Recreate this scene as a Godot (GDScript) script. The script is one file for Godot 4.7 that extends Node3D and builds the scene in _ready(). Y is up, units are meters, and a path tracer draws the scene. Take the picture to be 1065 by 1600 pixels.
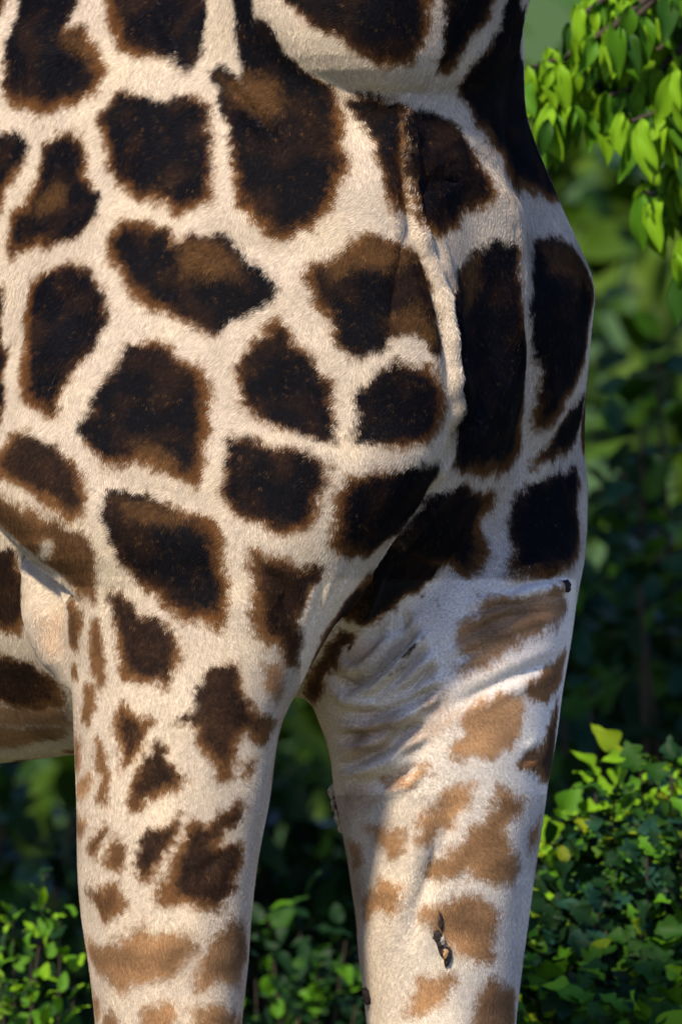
extends Node3D
# A close view of a giraffe's shoulder, chest and forelegs in front of green bushes.

const EYE := Vector3(0.0, 2.0, 14.0)
const SPAN := 1150.0            # photograph pixels per metre, 14 m from the lens
const FWD := Vector3(0.7071, 0.0, 0.7071)    # where the giraffe faces
const SIDE := Vector3(-0.7071, 0.0, 0.7071)  # the giraffe's right
const MID := Vector3(-0.049, 0.0, 0.0)

var rng := RandomNumberGenerator.new()
var wob := FastNoiseLite.new()
var fine := FastNoiseLite.new()

func at(px: float, py: float, z: float) -> Vector3:
	var k := (14.0 - z) / 14.0 / SPAN
	return Vector3((px - 532.5) * k, 2.0 + (800.0 - py) * k, z)

func seen_at(p: Vector3) -> Vector2:
	var k := 14.0 / (14.0 - p.z) * SPAN
	return Vector2(532.5 + p.x * k, 800.0 - (p.y - 2.0) * k)

func numbered(called: String) -> String:
	if not has_node(called):
		return called
	var n := 1
	while has_node("%s_%03d" % [called, n]):
		n += 1
	return "%s_%03d" % [called, n]

func thing(called: String, label: String, category: String, where := Vector3.ZERO, group := "") -> Node3D:
	var o := Node3D.new()
	o.name = numbered(called)
	add_child(o)
	o.position = where
	o.set_meta("label", label)
	o.set_meta("category", category)
	if group:
		o.set_meta("group", group)
	return o

func obj(called: String, mesh: Mesh, mat: Material, parent: Node, where := Transform3D()) -> MeshInstance3D:
	var o := MeshInstance3D.new()
	o.name = called
	o.mesh = mesh
	o.material_override = mat
	o.transform = where
	parent.add_child(o, true)
	return o

func matte(c: Color, rough := 0.8, back := Color.BLACK) -> StandardMaterial3D:
	var m := StandardMaterial3D.new()
	m.albedo_color = c.linear_to_srgb()
	m.roughness = rough
	m.metallic_specular = 0.35
	m.vertex_color_use_as_albedo = true
	m.cull_mode = BaseMaterial3D.CULL_DISABLED
	if back != Color.BLACK:
		m.backlight_enabled = true
		m.backlight = back
	return m

# ---------------------------------------------------------------- the giraffe's form

# An upright form: at each height an ellipse seen from above, its long side sheared in depth.
class Stack:
	var top := 0.0
	var bottom := 0.0
	var n := 0
	var cx := PackedFloat32Array()
	var aa := PackedFloat32Array()
	var cz := PackedFloat32Array()
	var bb := PackedFloat32Array()
	var slope := 0.0
	var lo := Vector3.ZERO
	var hi := Vector3.ZERO
	const STEP := 0.02

	func field(p: Vector3) -> float:
		var out := 0.0
		var d := lo - p
		out = maxf(maxf(maxf(d.x, p.x - hi.x), maxf(d.y, p.y - hi.y)), maxf(d.z, p.z - hi.z))
		if out > 0.12:
			return out
		var y := clampf(p.y, bottom, top)
		var f := (top - y) / STEP
		var i := mini(int(f), n - 2)
		f -= i
		var a := aa[i] + (aa[i + 1] - aa[i]) * f
		var b := bb[i] + (bb[i + 1] - bb[i]) * f
		var x := p.x - (cx[i] + (cx[i + 1] - cx[i]) * f)
		var z := p.z - (cz[i] + (cz[i + 1] - cz[i]) * f) - slope * x
		var qx := x / a
		var qz := z / b
		var k0 := sqrt(qx * qx + qz * qz)
		var r := 0.0
		if k0 < 0.0001:
			r = -minf(a, b)
		else:
			var k1 := sqrt(qx * qx / (a * a) + qz * qz / (b * b))
			r = k0 * (k0 - 1.0) / k1
		var over := absf(p.y - y)
		if over > 0.0:
			r = sqrt(maxf(r, 0.0) * maxf(r, 0.0) + over * over) if r > 0.0 else over
		return r

func stack(rows: Array, slope: float) -> Stack:
	# rows: [py, px of the left edge, px of the right edge, depth of the middle, half depth]
	var s := Stack.new()
	s.slope = slope
	var ys := PackedFloat32Array()
	var v: Array[PackedFloat32Array] = []
	for r in rows:
		var z: float = r[3]
		var l := at(r[1], r[0], z)
		var q := at(r[2], r[0], z)
		ys.append(l.y)
		v.append(PackedFloat32Array([(l.x + q.x) / 2.0, (q.x - l.x) / 2.0, z, r[4]]))
	s.top = ys[0]
	s.bottom = ys[ys.size() - 1]
	s.n = int((s.top - s.bottom) / Stack.STEP) + 2
	var j := 0
	for i in s.n:
		var y := maxf(s.top - i * Stack.STEP, s.bottom)
		while j < ys.size() - 2 and y < ys[j + 1]:
			j += 1
		var t := (ys[j] - y) / (ys[j] - ys[j + 1])
		var w := PackedFloat32Array()
		for c in 4:
			var p1 := v[j][c]
			var p2 := v[j + 1][c]
			var h := ys[j] - ys[j + 1]
			var m1 := (p2 - p1) if j == 0 else (p2 - v[j - 1][c]) / (ys[j - 1] - ys[j + 1]) * h
			var m2 := (p2 - p1) if j + 2 >= ys.size() else (v[j + 2][c] - p1) / (ys[j] - ys[j + 2]) * h
			var t2 := t * t
			var t3 := t2 * t
			w.append((2 * t3 - 3 * t2 + 1) * p1 + (t3 - 2 * t2 + t) * m1 + (-2 * t3 + 3 * t2) * p2 + (t3 - t2) * m2)
		s.cx.append(w[0]); s.aa.append(maxf(w[1], 0.01)); s.cz.append(w[2]); s.bb.append(maxf(w[3], 0.01))
	s.lo = Vector3(1e9, s.bottom, 1e9)
	s.hi = Vector3(-1e9, s.top, -1e9)
	for i in s.n:
		s.lo.x = minf(s.lo.x, s.cx[i] - s.aa[i]); s.hi.x = maxf(s.hi.x, s.cx[i] + s.aa[i])
		var dz := s.bb[i] + absf(slope) * s.aa[i]
		s.lo.z = minf(s.lo.z, s.cz[i] - dz); s.hi.z = maxf(s.hi.z, s.cz[i] + dz)
	return s

var arm: Stack
var chest: Stack
var far_leg: Stack
var throat: Stack
var flap: Stack
var bars: Array = []          # [from, to, radius from, radius to] of the parts beyond the frame
var ridge := PackedVector3Array()
var with_ridge := false

func smin(a: float, b: float, k: float) -> float:
	var h := maxf(k - absf(a - b), 0.0) / k
	return minf(a, b) - h * h * k * 0.25

func bar(p: Vector3, a: Vector3, b: Vector3, ra: float, rb: float) -> float:
	var ab := b - a
	var t := clampf((p - a).dot(ab) / ab.length_squared(), 0.0, 1.0)
	return (p - a - ab * t).length() - lerpf(ra, rb, t)

func trunk(p: Vector3) -> float:
	var u := (p - MID).dot(FWD)
	var v := (p - MID).dot(SIDE)
	var t := clampf((u + 1.75) / 2.05, 0.0, 1.0)
	var round_ := sqrt(maxf(0.0, 1.0 - pow(absf(t * 2.0 - 1.0), 3.4)))
	var hh := 0.14 + 0.44 * round_
	var hw := 0.10 + 0.19 * round_
	var mid := 2.14 + 0.16 * t
	var qy := (p.y - mid) / hh
	var qv := v / hw
	var k0 := sqrt(qy * qy + qv * qv)
	var r := -hw
	if k0 > 0.0001:
		r = k0 * (k0 - 1.0) / sqrt(qy * qy / (hh * hh) + qv * qv / (hw * hw))
	var over := maxf(u - 0.30, -1.75 - u)
	return maxf(r, over) if over < 0.0 else sqrt(maxf(r, 0.0) ** 2 + over * over)

func body(p: Vector3) -> float:
	var d := smin(arm.field(p), trunk(p), 0.07)
	d = smin(d, flap.field(p), 0.022)
	var c := smin(chest.field(p), far_leg.field(p), 0.05)
	d = smin(d, c, 0.028)
	d = smin(d, throat.field(p), 0.028)
	if p.y > 2.5 or p.x < -0.6 or p.y < 1.2 or p.z < -0.6:
		for b in bars:
			d = smin(d, bar(p, b[0], b[1], b[2], b[3]), 0.08)
	if with_ridge and p.z > -0.1 and p.x > 0.0 and p.x < 0.25:
		for i in ridge.size() - 1:
			d = smin(d, bar(p, ridge[i], ridge[i + 1], 0.003, 0.003), 0.026)
	return d

func slope_at(p: Vector3) -> Vector3:
	var e := 0.006
	var a := Vector3(1, -1, -1)
	var b := Vector3(-1, -1, 1)
	var c := Vector3(-1, 1, -1)
	var d := Vector3(1, 1, 1)
	return (a * body(p + a * e) + b * body(p + b * e) + c * body(p + c * e) + d * body(p + d * e)).normalized()

# where the line of sight through that spot of the hide meets it
func hide_at(px: float, py: float) -> Vector3:
	var dir := (at(px, py, 0.0) - EYE).normalized()
	var t := 13.2
	var best := 1e9
	var best_p := at(px, py, 0.0)
	for i in 60:
		var p := EYE + dir * t
		var d := body(p)
		if d < best:
			best = d
			best_p = p
		if d < 0.0015 or t > 15.6:
			break
		t += maxf(d * 0.7, 0.002)
	if best > 0.002:
		best_p -= slope_at(best_p) * best
	return best_p

func form() -> void:
	arm = stack([
		[60, 330, 560, 0.05, 0.04], [150, 270, 622, 0.09, 0.09], [240, 210, 640, 0.11, 0.12], [330, 150, 656, 0.12, 0.135],
		[450, 70, 692, 0.13, 0.15], [560, 0, 712, 0.14, 0.16], [640, -35, 706, 0.145, 0.165], [715, -45, 686, 0.15, 0.17], [780, -32, 650, 0.155, 0.17],
		[850, 20, 600, 0.16, 0.168], [915, 92, 560, 0.165, 0.16], [985, 104, 516, 0.17, 0.15], [1060, 112, 474, 0.175, 0.14],
		[1130, 115, 440, 0.18, 0.132], [1250, 118, 419, 0.186, 0.12], [1330, 120, 405, 0.186, 0.115], [1400, 125, 396, 0.186, 0.112],
		[1500, 136, 388, 0.186, 0.106], [1600, 148, 378, 0.186, 0.1], [1780, 160, 372, 0.186, 0.095], [1960, 158, 378, 0.186, 0.1], [2100, 185, 350, 0.186, 0.075],
		[2400, 205, 330, 0.186, 0.058], [2850, 200, 336, 0.186, 0.065], [2990, 208, 326, 0.186, 0.056], [3060, 185, 350, 0.2, 0.08], [3099, 178, 356, 0.2, 0.09]], 0.30)
	chest = stack([
		[-500, 400, 760, 0.0, 0.19], [-200, 360, 800, -0.02, 0.20], [0, 350, 812, -0.03, 0.2], [90, 340, 818, -0.02, 0.2], [170, 330, 823, -0.03, 0.2], [220, 322, 838, -0.04, 0.2], [290, 330, 866, -0.05, 0.21],
		[345, 340, 887, -0.06, 0.22], [385, 350, 905, -0.07, 0.23], [425, 362, 923, -0.07, 0.235], [460, 372, 930, -0.07, 0.24], [510, 380, 926, -0.07, 0.24],
		[580, 390, 919, -0.085, 0.24], [640, 400, 912, -0.1, 0.235], [685, 410, 902, -0.115, 0.225], [722, 416, 900, -0.123, 0.22], [760, 424, 906, -0.132, 0.213],
		[800, 430, 906, -0.14, 0.205], [850, 445, 905, -0.145, 0.195], [900, 460, 900, -0.145, 0.18], [960, 466, 840, -0.11, 0.165], [1030, 472, 760, -0.12, 0.14], [1085, 478, 640, -0.13, 0.11], [1112, 492, 560, -0.14, 0.07]], -0.32)
	far_leg = stack([
		[600, 690, 890, -0.25, 0.08], [700, 640, 897, -0.2, 0.11], [800, 600, 904, -0.14, 0.14], [900, 560, 903, -0.08, 0.155], [960, 520, 897, -0.055, 0.16],
		[1040, 480, 884, -0.035, 0.155], [1090, 486, 876, -0.025, 0.145], [1150, 507, 868, -0.02, 0.135], [1190, 517, 861, -0.02, 0.13], [1250, 524, 851, -0.02, 0.12],
		[1330, 540, 839, -0.02, 0.115], [1420, 553, 827, -0.02, 0.11], [1500, 561, 816, -0.02, 0.105], [1600, 573, 804, -0.02, 0.1], [1780, 585, 795, -0.02, 0.095],
		[1960, 583, 800, -0.02, 0.1], [2100, 610, 772, -0.02, 0.075], [2400, 630, 752, -0.02, 0.058], [2850, 626, 758, -0.02, 0.065], [2990, 634, 748, -0.02, 0.056], [3060, 611, 772, -0.006, 0.08], [3100, 604, 778, -0.006, 0.09]], -0.12)
	throat = stack([
		[-420, 480, 640, 0.10, 0.08], [-200, 455, 680, 0.13, 0.11], [-60, 440, 700, 0.15, 0.15], [20, 442, 700, 0.165, 0.155], [70, 455, 692, 0.17, 0.15],
		[105, 480, 678, 0.17, 0.14], [132, 515, 662, 0.17, 0.115], [149, 555, 640, 0.17, 0.08]], 0.0)
	flap = stack([
		[868, 40, 96, 0.02, 0.03], [900, 36, 140, 0.03, 0.05], [950, 34, 150, 0.05, 0.06], [1000, 46, 160, 0.06, 0.06], [1040, 68, 165, 0.07, 0.055], [1066, 100, 150, 0.08, 0.035]], 0.2)
	var at_uv := func(u: float, y: float, v: float) -> Vector3: return MID + FWD * u + SIDE * v + Vector3.UP * y
	for s in [-1.0, 1.0]:
		bars.append([at_uv.call(-1.45, 2.0, 0.14 * s), at_uv.call(-1.3, 1.62, 0.19 * s), 0.21, 0.16])
		bars.append([at_uv.call(-1.3, 1.62, 0.19 * s), at_uv.call(-1.66, 0.98, 0.2 * s), 0.15, 0.075])
		bars.append([at_uv.call(-1.66, 0.98, 0.2 * s), at_uv.call(-1.57, 0.22, 0.2 * s), 0.066, 0.05])
		bars.append([at_uv.call(-1.57, 0.22, 0.2 * s), at_uv.call(-1.5, 0.06, 0.2 * s), 0.05, 0.062])
		bars.append([at_uv.call(1.13, 4.62, 0.055 * s), at_uv.call(1.08, 4.8, 0.06 * s), 0.03, 0.022])      # horn-like knobs
		bars.append([at_uv.call(1.05, 4.55, 0.09 * s), at_uv.call(0.98, 4.62, 0.24 * s), 0.03, 0.012])     # ears
	bars.append([at_uv.call(0.14, 2.7, 0.0), at_uv.call(0.55, 3.6, 0.0), 0.2, 0.14])
	bars.append([at_uv.call(0.55, 3.6, 0.0), at_uv.call(1.0, 4.5, 0.0), 0.14, 0.1])
	bars.append([at_uv.call(1.06, 4.52, 0.0), at_uv.call(1.34, 4.36, 0.0), 0.12, 0.085])
	bars.append([at_uv.call(1.34, 4.36, 0.0), at_uv.call(1.56, 4.2, 0.0), 0.08, 0.06])
	bars.append([at_uv.call(-1.72, 2.3, 0.0), at_uv.call(-1.86, 1.5, 0.0), 0.035, 0.02])                   # tail
	for q in [Vector2(634, 165), Vector2(637, 210), Vector2(640, 260), Vector2(648, 320), Vector2(664, 370), Vector2(683, 420), Vector2(697, 470), Vector2(708, 530), Vector2(713, 590), Vector2(711, 640), Vector2(702, 690), Vector2(688, 730)]:
		ridge.append(hide_at(q.x, q.y) - Vector3(0, 0, 0.006))
	with_ridge = true

# surface nets over the cells for which wanted() holds, blocks far from the surface left out
func nets(lo: Vector3, size: Vector3i, cell: float, skip_lo: Vector3, skip_hi: Vector3) -> Array:
	var verts := PackedVector3Array()
	var where := {}
	var masks := PackedInt32Array()
	var cells: Array[Vector3i] = []
	var n := 4
	var m := n + 1
	var vals := PackedFloat32Array()
	vals.resize(m * m * m)
	var reach := n * cell * 0.9
	for bi in range(0, size.x, n):
		for bj in range(0, size.y, n):
			for bk in range(0, size.z, n):
				var mid := lo + Vector3(bi + n * 0.5, bj + n * 0.5, bk + n * 0.5) * cell
				if mid.x > skip_lo.x and mid.y > skip_lo.y and mid.z > skip_lo.z and mid.x < skip_hi.x and mid.y < skip_hi.y and mid.z < skip_hi.z:
					continue
				if absf(body(mid)) > reach * 2.0:
					continue
				var o := 0
				for i in m:
					for j in m:
						for k in m:
							vals[o] = body(lo + Vector3(bi + i, bj + j, bk + k) * cell)
							o += 1
				for i in n:
					for j in n:
						for k in n:
							var mask := 0
							for c in 8:
								if vals[((i + (c & 1)) * m + j + ((c >> 1) & 1)) * m + k + (c >> 2)] < 0.0:
									mask |= 1 << c
							if mask == 0 or mask == 255:
								continue
							var sum := Vector3.ZERO
							var cnt := 0
							for c in 8:
								for ax in 3:
									if c & (1 << ax):
										continue
									var c2 := c | (1 << ax)
									if ((mask >> c) & 1) == ((mask >> c2) & 1):
										continue
									var a := vals[((i + (c & 1)) * m + j + ((c >> 1) & 1)) * m + k + (c >> 2)]
									var b := vals[((i + (c2 & 1)) * m + j + ((c2 >> 1) & 1)) * m + k + (c2 >> 2)]
									var t := a / (a - b)
									var q := Vector3(c & 1, (c >> 1) & 1, c >> 2)
									q[ax] += t
									sum += q
									cnt += 1
							var cc := Vector3i(bi + i, bj + j, bk + k)
							where[cc] = verts.size()
							cells.append(cc)
							masks.append(mask)
							verts.append(lo + (Vector3(cc) + sum / cnt) * cell)
	var idx := PackedInt32Array()
	var step := [Vector3i(1, 0, 0), Vector3i(0, 1, 0), Vector3i(0, 0, 1)]
	for e in cells.size():
		var mask := masks[e]
		for ax in 3:
			var inside := mask & 1
			if inside == ((mask >> (1 << ax)) & 1):
				continue
			var s1: Vector3i = step[(ax + 1) % 3]
			var s2: Vector3i = step[(ax + 2) % 3]
			var c := cells[e]
			var b: int = where.get(c - s1, -1)
			var d: int = where.get(c - s2, -1)
			var f: int = where.get(c - s1 - s2, -1)
			if b < 0 or d < 0 or f < 0:
				continue
			if inside:
				idx.append_array([e, f, b, e, d, f])
			else:
				idx.append_array([e, b, f, e, f, d])
	return [verts, idx]

func halved(verts: PackedVector3Array, idx: PackedInt32Array) -> Array:
	var mids := {}
	var out := PackedInt32Array()
	var v := verts.duplicate()
	for t in range(0, idx.size(), 3):
		var m := PackedInt32Array([0, 0, 0])
		for e in 3:
			var a := idx[t + e]
			var b := idx[t + (e + 1) % 3]
			var key := mini(a, b) * 1000000 + maxi(a, b)
			var got: int = mids.get(key, -1)
			if got < 0:
				got = v.size()
				mids[key] = got
				v.append((v[a] + v[b]) * 0.5)
			m[e] = got
		out.append_array([idx[t], m[0], m[2], m[0], idx[t + 1], m[1], m[2], m[1], idx[t + 2], m[0], m[1], m[2]])
	return [v, out]

func normals_of(v: PackedVector3Array, idx: PackedInt32Array) -> PackedVector3Array:
	var n := PackedVector3Array()
	n.resize(v.size())
	for t in range(0, idx.size(), 3):
		var f := (v[idx[t + 2]] - v[idx[t]]).cross(v[idx[t + 1]] - v[idx[t]])
		n[idx[t]] += f
		n[idx[t + 1]] += f
		n[idx[t + 2]] += f
	for i in n.size():
		n[i] = n[i].normalized()
	return n

# ---------------------------------------------------------------- the coat's patches

class Patch:
	var mid := Vector3.ZERO
	var tu := Vector3.ZERO
	var tv := Vector3.ZERO
	var nn := Vector3.ZERO
	var lo := Vector2.ZERO
	var step := 0.0
	var w := 0
	var h := 0
	var dist := PackedFloat32Array()
	var fringe := 0.012
	var dark := 1.0
	var warm := 0.0
	var soft := 0.003
	var lean := Vector3.ZERO
	var pale := false

	func sample(p: Vector3, jx: float, jy: float) -> float:
		var q := p - mid
		if absf(q.dot(nn)) > 0.13:
			return 1.0
		var x := (q.dot(tu) + jx - lo.x) / step
		var y := (q.dot(tv) + jy - lo.y) / step
		if x < 0.0 or y < 0.0 or x >= w - 1 or y >= h - 1:
			return 1.0
		var i := int(x)
		var j := int(y)
		x -= i
		y -= j
		var o := j * w + i
		return lerpf(lerpf(dist[o], dist[o + 1], x), lerpf(dist[o + w], dist[o + w + 1], x), y)

var patches: Array[Patch] = []
var near := {}
const CELL := 0.06

func add_patch(pts: PackedVector3Array, nn: Vector3, fringe: float, dark: float, warm: float, soft := 0.003, pale := false) -> void:
	var q := Patch.new()
	for p in pts:
		q.mid += p
	q.mid /= pts.size()
	q.nn = nn
	q.tu = Vector3.UP.cross(nn).normalized() if absf(nn.y) < 0.95 else Vector3.RIGHT
	q.tv = nn.cross(q.tu).normalized()
	q.fringe = fringe
	q.dark = dark
	q.warm = warm
	q.soft = soft
	q.pale = pale
	q.fringe *= rng.randf_range(0.6, 1.45)
	q.lean = (q.tu * rng.randf_range(-1, 1) + Vector3.UP * rng.randf_range(-0.3, 1.0)) * 0.16
	var flat := PackedVector2Array()
	var lo := Vector2(1e9, 1e9)
	var hi := -lo
	for p in pts:
		var s := Vector2((p - q.mid).dot(q.tu), (p - q.mid).dot(q.tv))
		flat.append(s)
		lo = lo.min(s)
		hi = hi.max(s)
	var pad := 0.02
	lo -= Vector2(pad, pad)
	hi += Vector2(pad, pad)
	q.lo = lo
	q.step = maxf(maxf(hi.x - lo.x, hi.y - lo.y) / 34.0, 0.003)
	q.w = int((hi.x - lo.x) / q.step) + 2
	q.h = int((hi.y - lo.y) / q.step) + 2
	q.dist.resize(q.w * q.h)
	var m := flat.size()
	for j in q.h:
		for i in q.w:
			var p := lo + Vector2(i, j) * q.step
			var best := 1e9
			var inside := false
			var b := flat[m - 1]
			for e in m:
				var a := flat[e]
				var ab := b - a
				var pa := p - a
				var t := clampf(pa.dot(ab) / maxf(ab.length_squared(), 1e-9), 0.0, 1.0)
				best = minf(best, (pa - ab * t).length_squared())
				if (a.y > p.y) != (b.y > p.y) and p.x < (b.x - a.x) * (p.y - a.y) / (b.y - a.y) + a.x:
					inside = not inside
				b = a
			q.dist[j * q.w + i] = -sqrt(best) if inside else sqrt(best)
	var id := patches.size()
	patches.append(q)
	var c0 := Vector3(1e9, 1e9, 1e9)
	var c1 := -c0
	for p in pts:
		c0 = c0.min(p)
		c1 = c1.max(p)
	var bulge := Vector3(0.035, 0.035, 0.035)
	var i0 := Vector3i(((c0 - bulge) / CELL).floor())
	var i1 := Vector3i(((c1 + bulge) / CELL).floor())
	for x in range(i0.x, i1.x + 1):
		for y in range(i0.y, i1.y + 1):
			for z in range(i0.z, i1.z + 1):
				var key := Vector3i(x, y, z)
				if not near.has(key):
					near[key] = PackedInt32Array()
				near[key].append(id)

# a patch whose outline is followed on the hide, spot by spot
func mark(kind: String, outline: Array) -> void:
	var pts := PackedVector3Array()
	var nn := Vector3.ZERO
	for i in range(0, outline.size(), 2):
		var p := hide_at(outline[i], outline[i + 1])
		pts.append(p)
		nn += slope_at(p)
	nn = nn.normalized()
	match kind:
		"deep": add_patch(pts, nn, 0.0075, 1.0, 0.0, 0.004)
		"black": add_patch(pts, nn, 0.006, 1.0, 0.0)
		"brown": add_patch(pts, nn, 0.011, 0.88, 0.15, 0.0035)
		"russet": add_patch(pts, nn, 0.015, 0.5, 0.3, 0.004)
		"tan": add_patch(pts, nn, 0.05, 0.0, 1.0, 0.0055)
		"dusky": add_patch(pts, nn, 0.018, 0.25, 0.8, 0.006)
		"faint": add_patch(pts, nn, 0.05, 0.0, 1.4, 0.012)
		"break": add_patch(pts, nn, 0.0, 0.0, 0.5, 0.003, true)
		"pale": add_patch(pts, nn, 0.0, 0.0, 0.0, 0.003, true)

const CREAM := Color(0.77, 0.64, 0.48)
const WHITE_ := Color(0.84, 0.80, 0.75)
const BROWN := Color(0.15, 0.062, 0.018)
const GOLD := Color(0.30, 0.15, 0.045)
const TAN := Color(0.42, 0.235, 0.11)
const BLACK_ := Color(0.0045, 0.0042, 0.0062)

func coat(p: Vector3, n: Vector3, jit: float) -> Color:
	var light := CREAM.lerp(WHITE_, clampf((p.x - 0.0) * 2.5, 0.0, 1.0) * clampf((2.05 - p.y) * 3.0, 0.15, 1.0))
	var stain := wob.get_noise_3d(p.x * 0.22, p.y * 0.22, p.z * 0.22 + 4.0) + 0.5 * wob.get_noise_3d(p.x * 0.7, p.y * 0.7, p.z * 0.7)
	light *= 0.96 + 0.07 * stain
	light.b *= 1.0 - 0.05 * maxf(stain, 0.0)
	if p.y < 0.11:
		return Color(0.03, 0.025, 0.02)
	var list = near.get(Vector3i((p / CELL).floor()))
	if list == null:
		return light
	var jx := wob.get_noise_3d(p.x, p.y, p.z) * 0.006 + fine.get_noise_3d(p.x, p.y * 0.5, p.z) * 0.0055
	var jy := wob.get_noise_3d(p.x + 7.3, p.y, p.z) * 0.006 + fine.get_noise_3d(p.x, p.y * 0.5 + 3.1, p.z) * 0.0055
	var out := light
	var best := 1.0
	var from: Patch = null
	var pale := 1.0
	var broken := 1.0
	for id in list:
		var q := patches[id]
		if n.dot(q.nn) < -0.1:
			continue
		var d := q.sample(p, jx, jy)
		if q.pale and q.warm > 0.0:
			broken = minf(broken, d)
		elif q.pale:
			pale = minf(pale, d)
		elif d < best:
			best = d
			from = q
	if from == null:
		return light
	best += jit * from.soft - 0.003
	if pale < 0.03:
		best = maxf(best, -pale)
	if best > 0.006 + from.soft:
		return light
	var base := BROWN.lerp(TAN, minf(from.warm, 1.0))
	if from.warm > 1.0:
		base = base.lerp(light, 0.45)
	if from.dark > 0.0:
		var off := clampf((p - from.mid).dot(from.lean), -0.009, 0.012)
		var rim := smoothstep(0.009, 0.0, -best) * (1.0 if from.dark > 0.0 else 0.0)
		base = base.lerp(GOLD, rim * (0.75 if from.warm < 1.0 else 0.0))
		var depth := -best + off - from.fringe * (1.0 + 0.75 * wob.get_noise_3d(p.x * 0.35 + 3.0, p.y * 0.35, p.z * 0.35)) + jit * 0.007
		var core := smoothstep(-0.009, 0.010, depth) * from.dark
		core *= clampf(1.0 - 0.15 * maxf(0.0, wob.get_noise_3d(p.x * 0.6 + 11.0, p.y * 0.6, p.z * 0.6)) , 0.0, 1.0)
		base = base.lerp(BLACK_, clampf(core, 0.0, 1.0))
	if broken < 0.02:
		base = base.lerp(BROWN.lerp(GOLD, 0.6), smoothstep(0.010, -0.014, broken + jit * 0.006) * 0.4)
	if from.warm > 0.5:
		base *= 1.0 + 0.35 * wob.get_noise_3d(p.x * 0.5, p.y * 0.9, p.z * 0.5 + 8.0)
	return light.lerp(base, smoothstep(from.soft * 0.9, -from.soft * 1.3, best))

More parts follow.
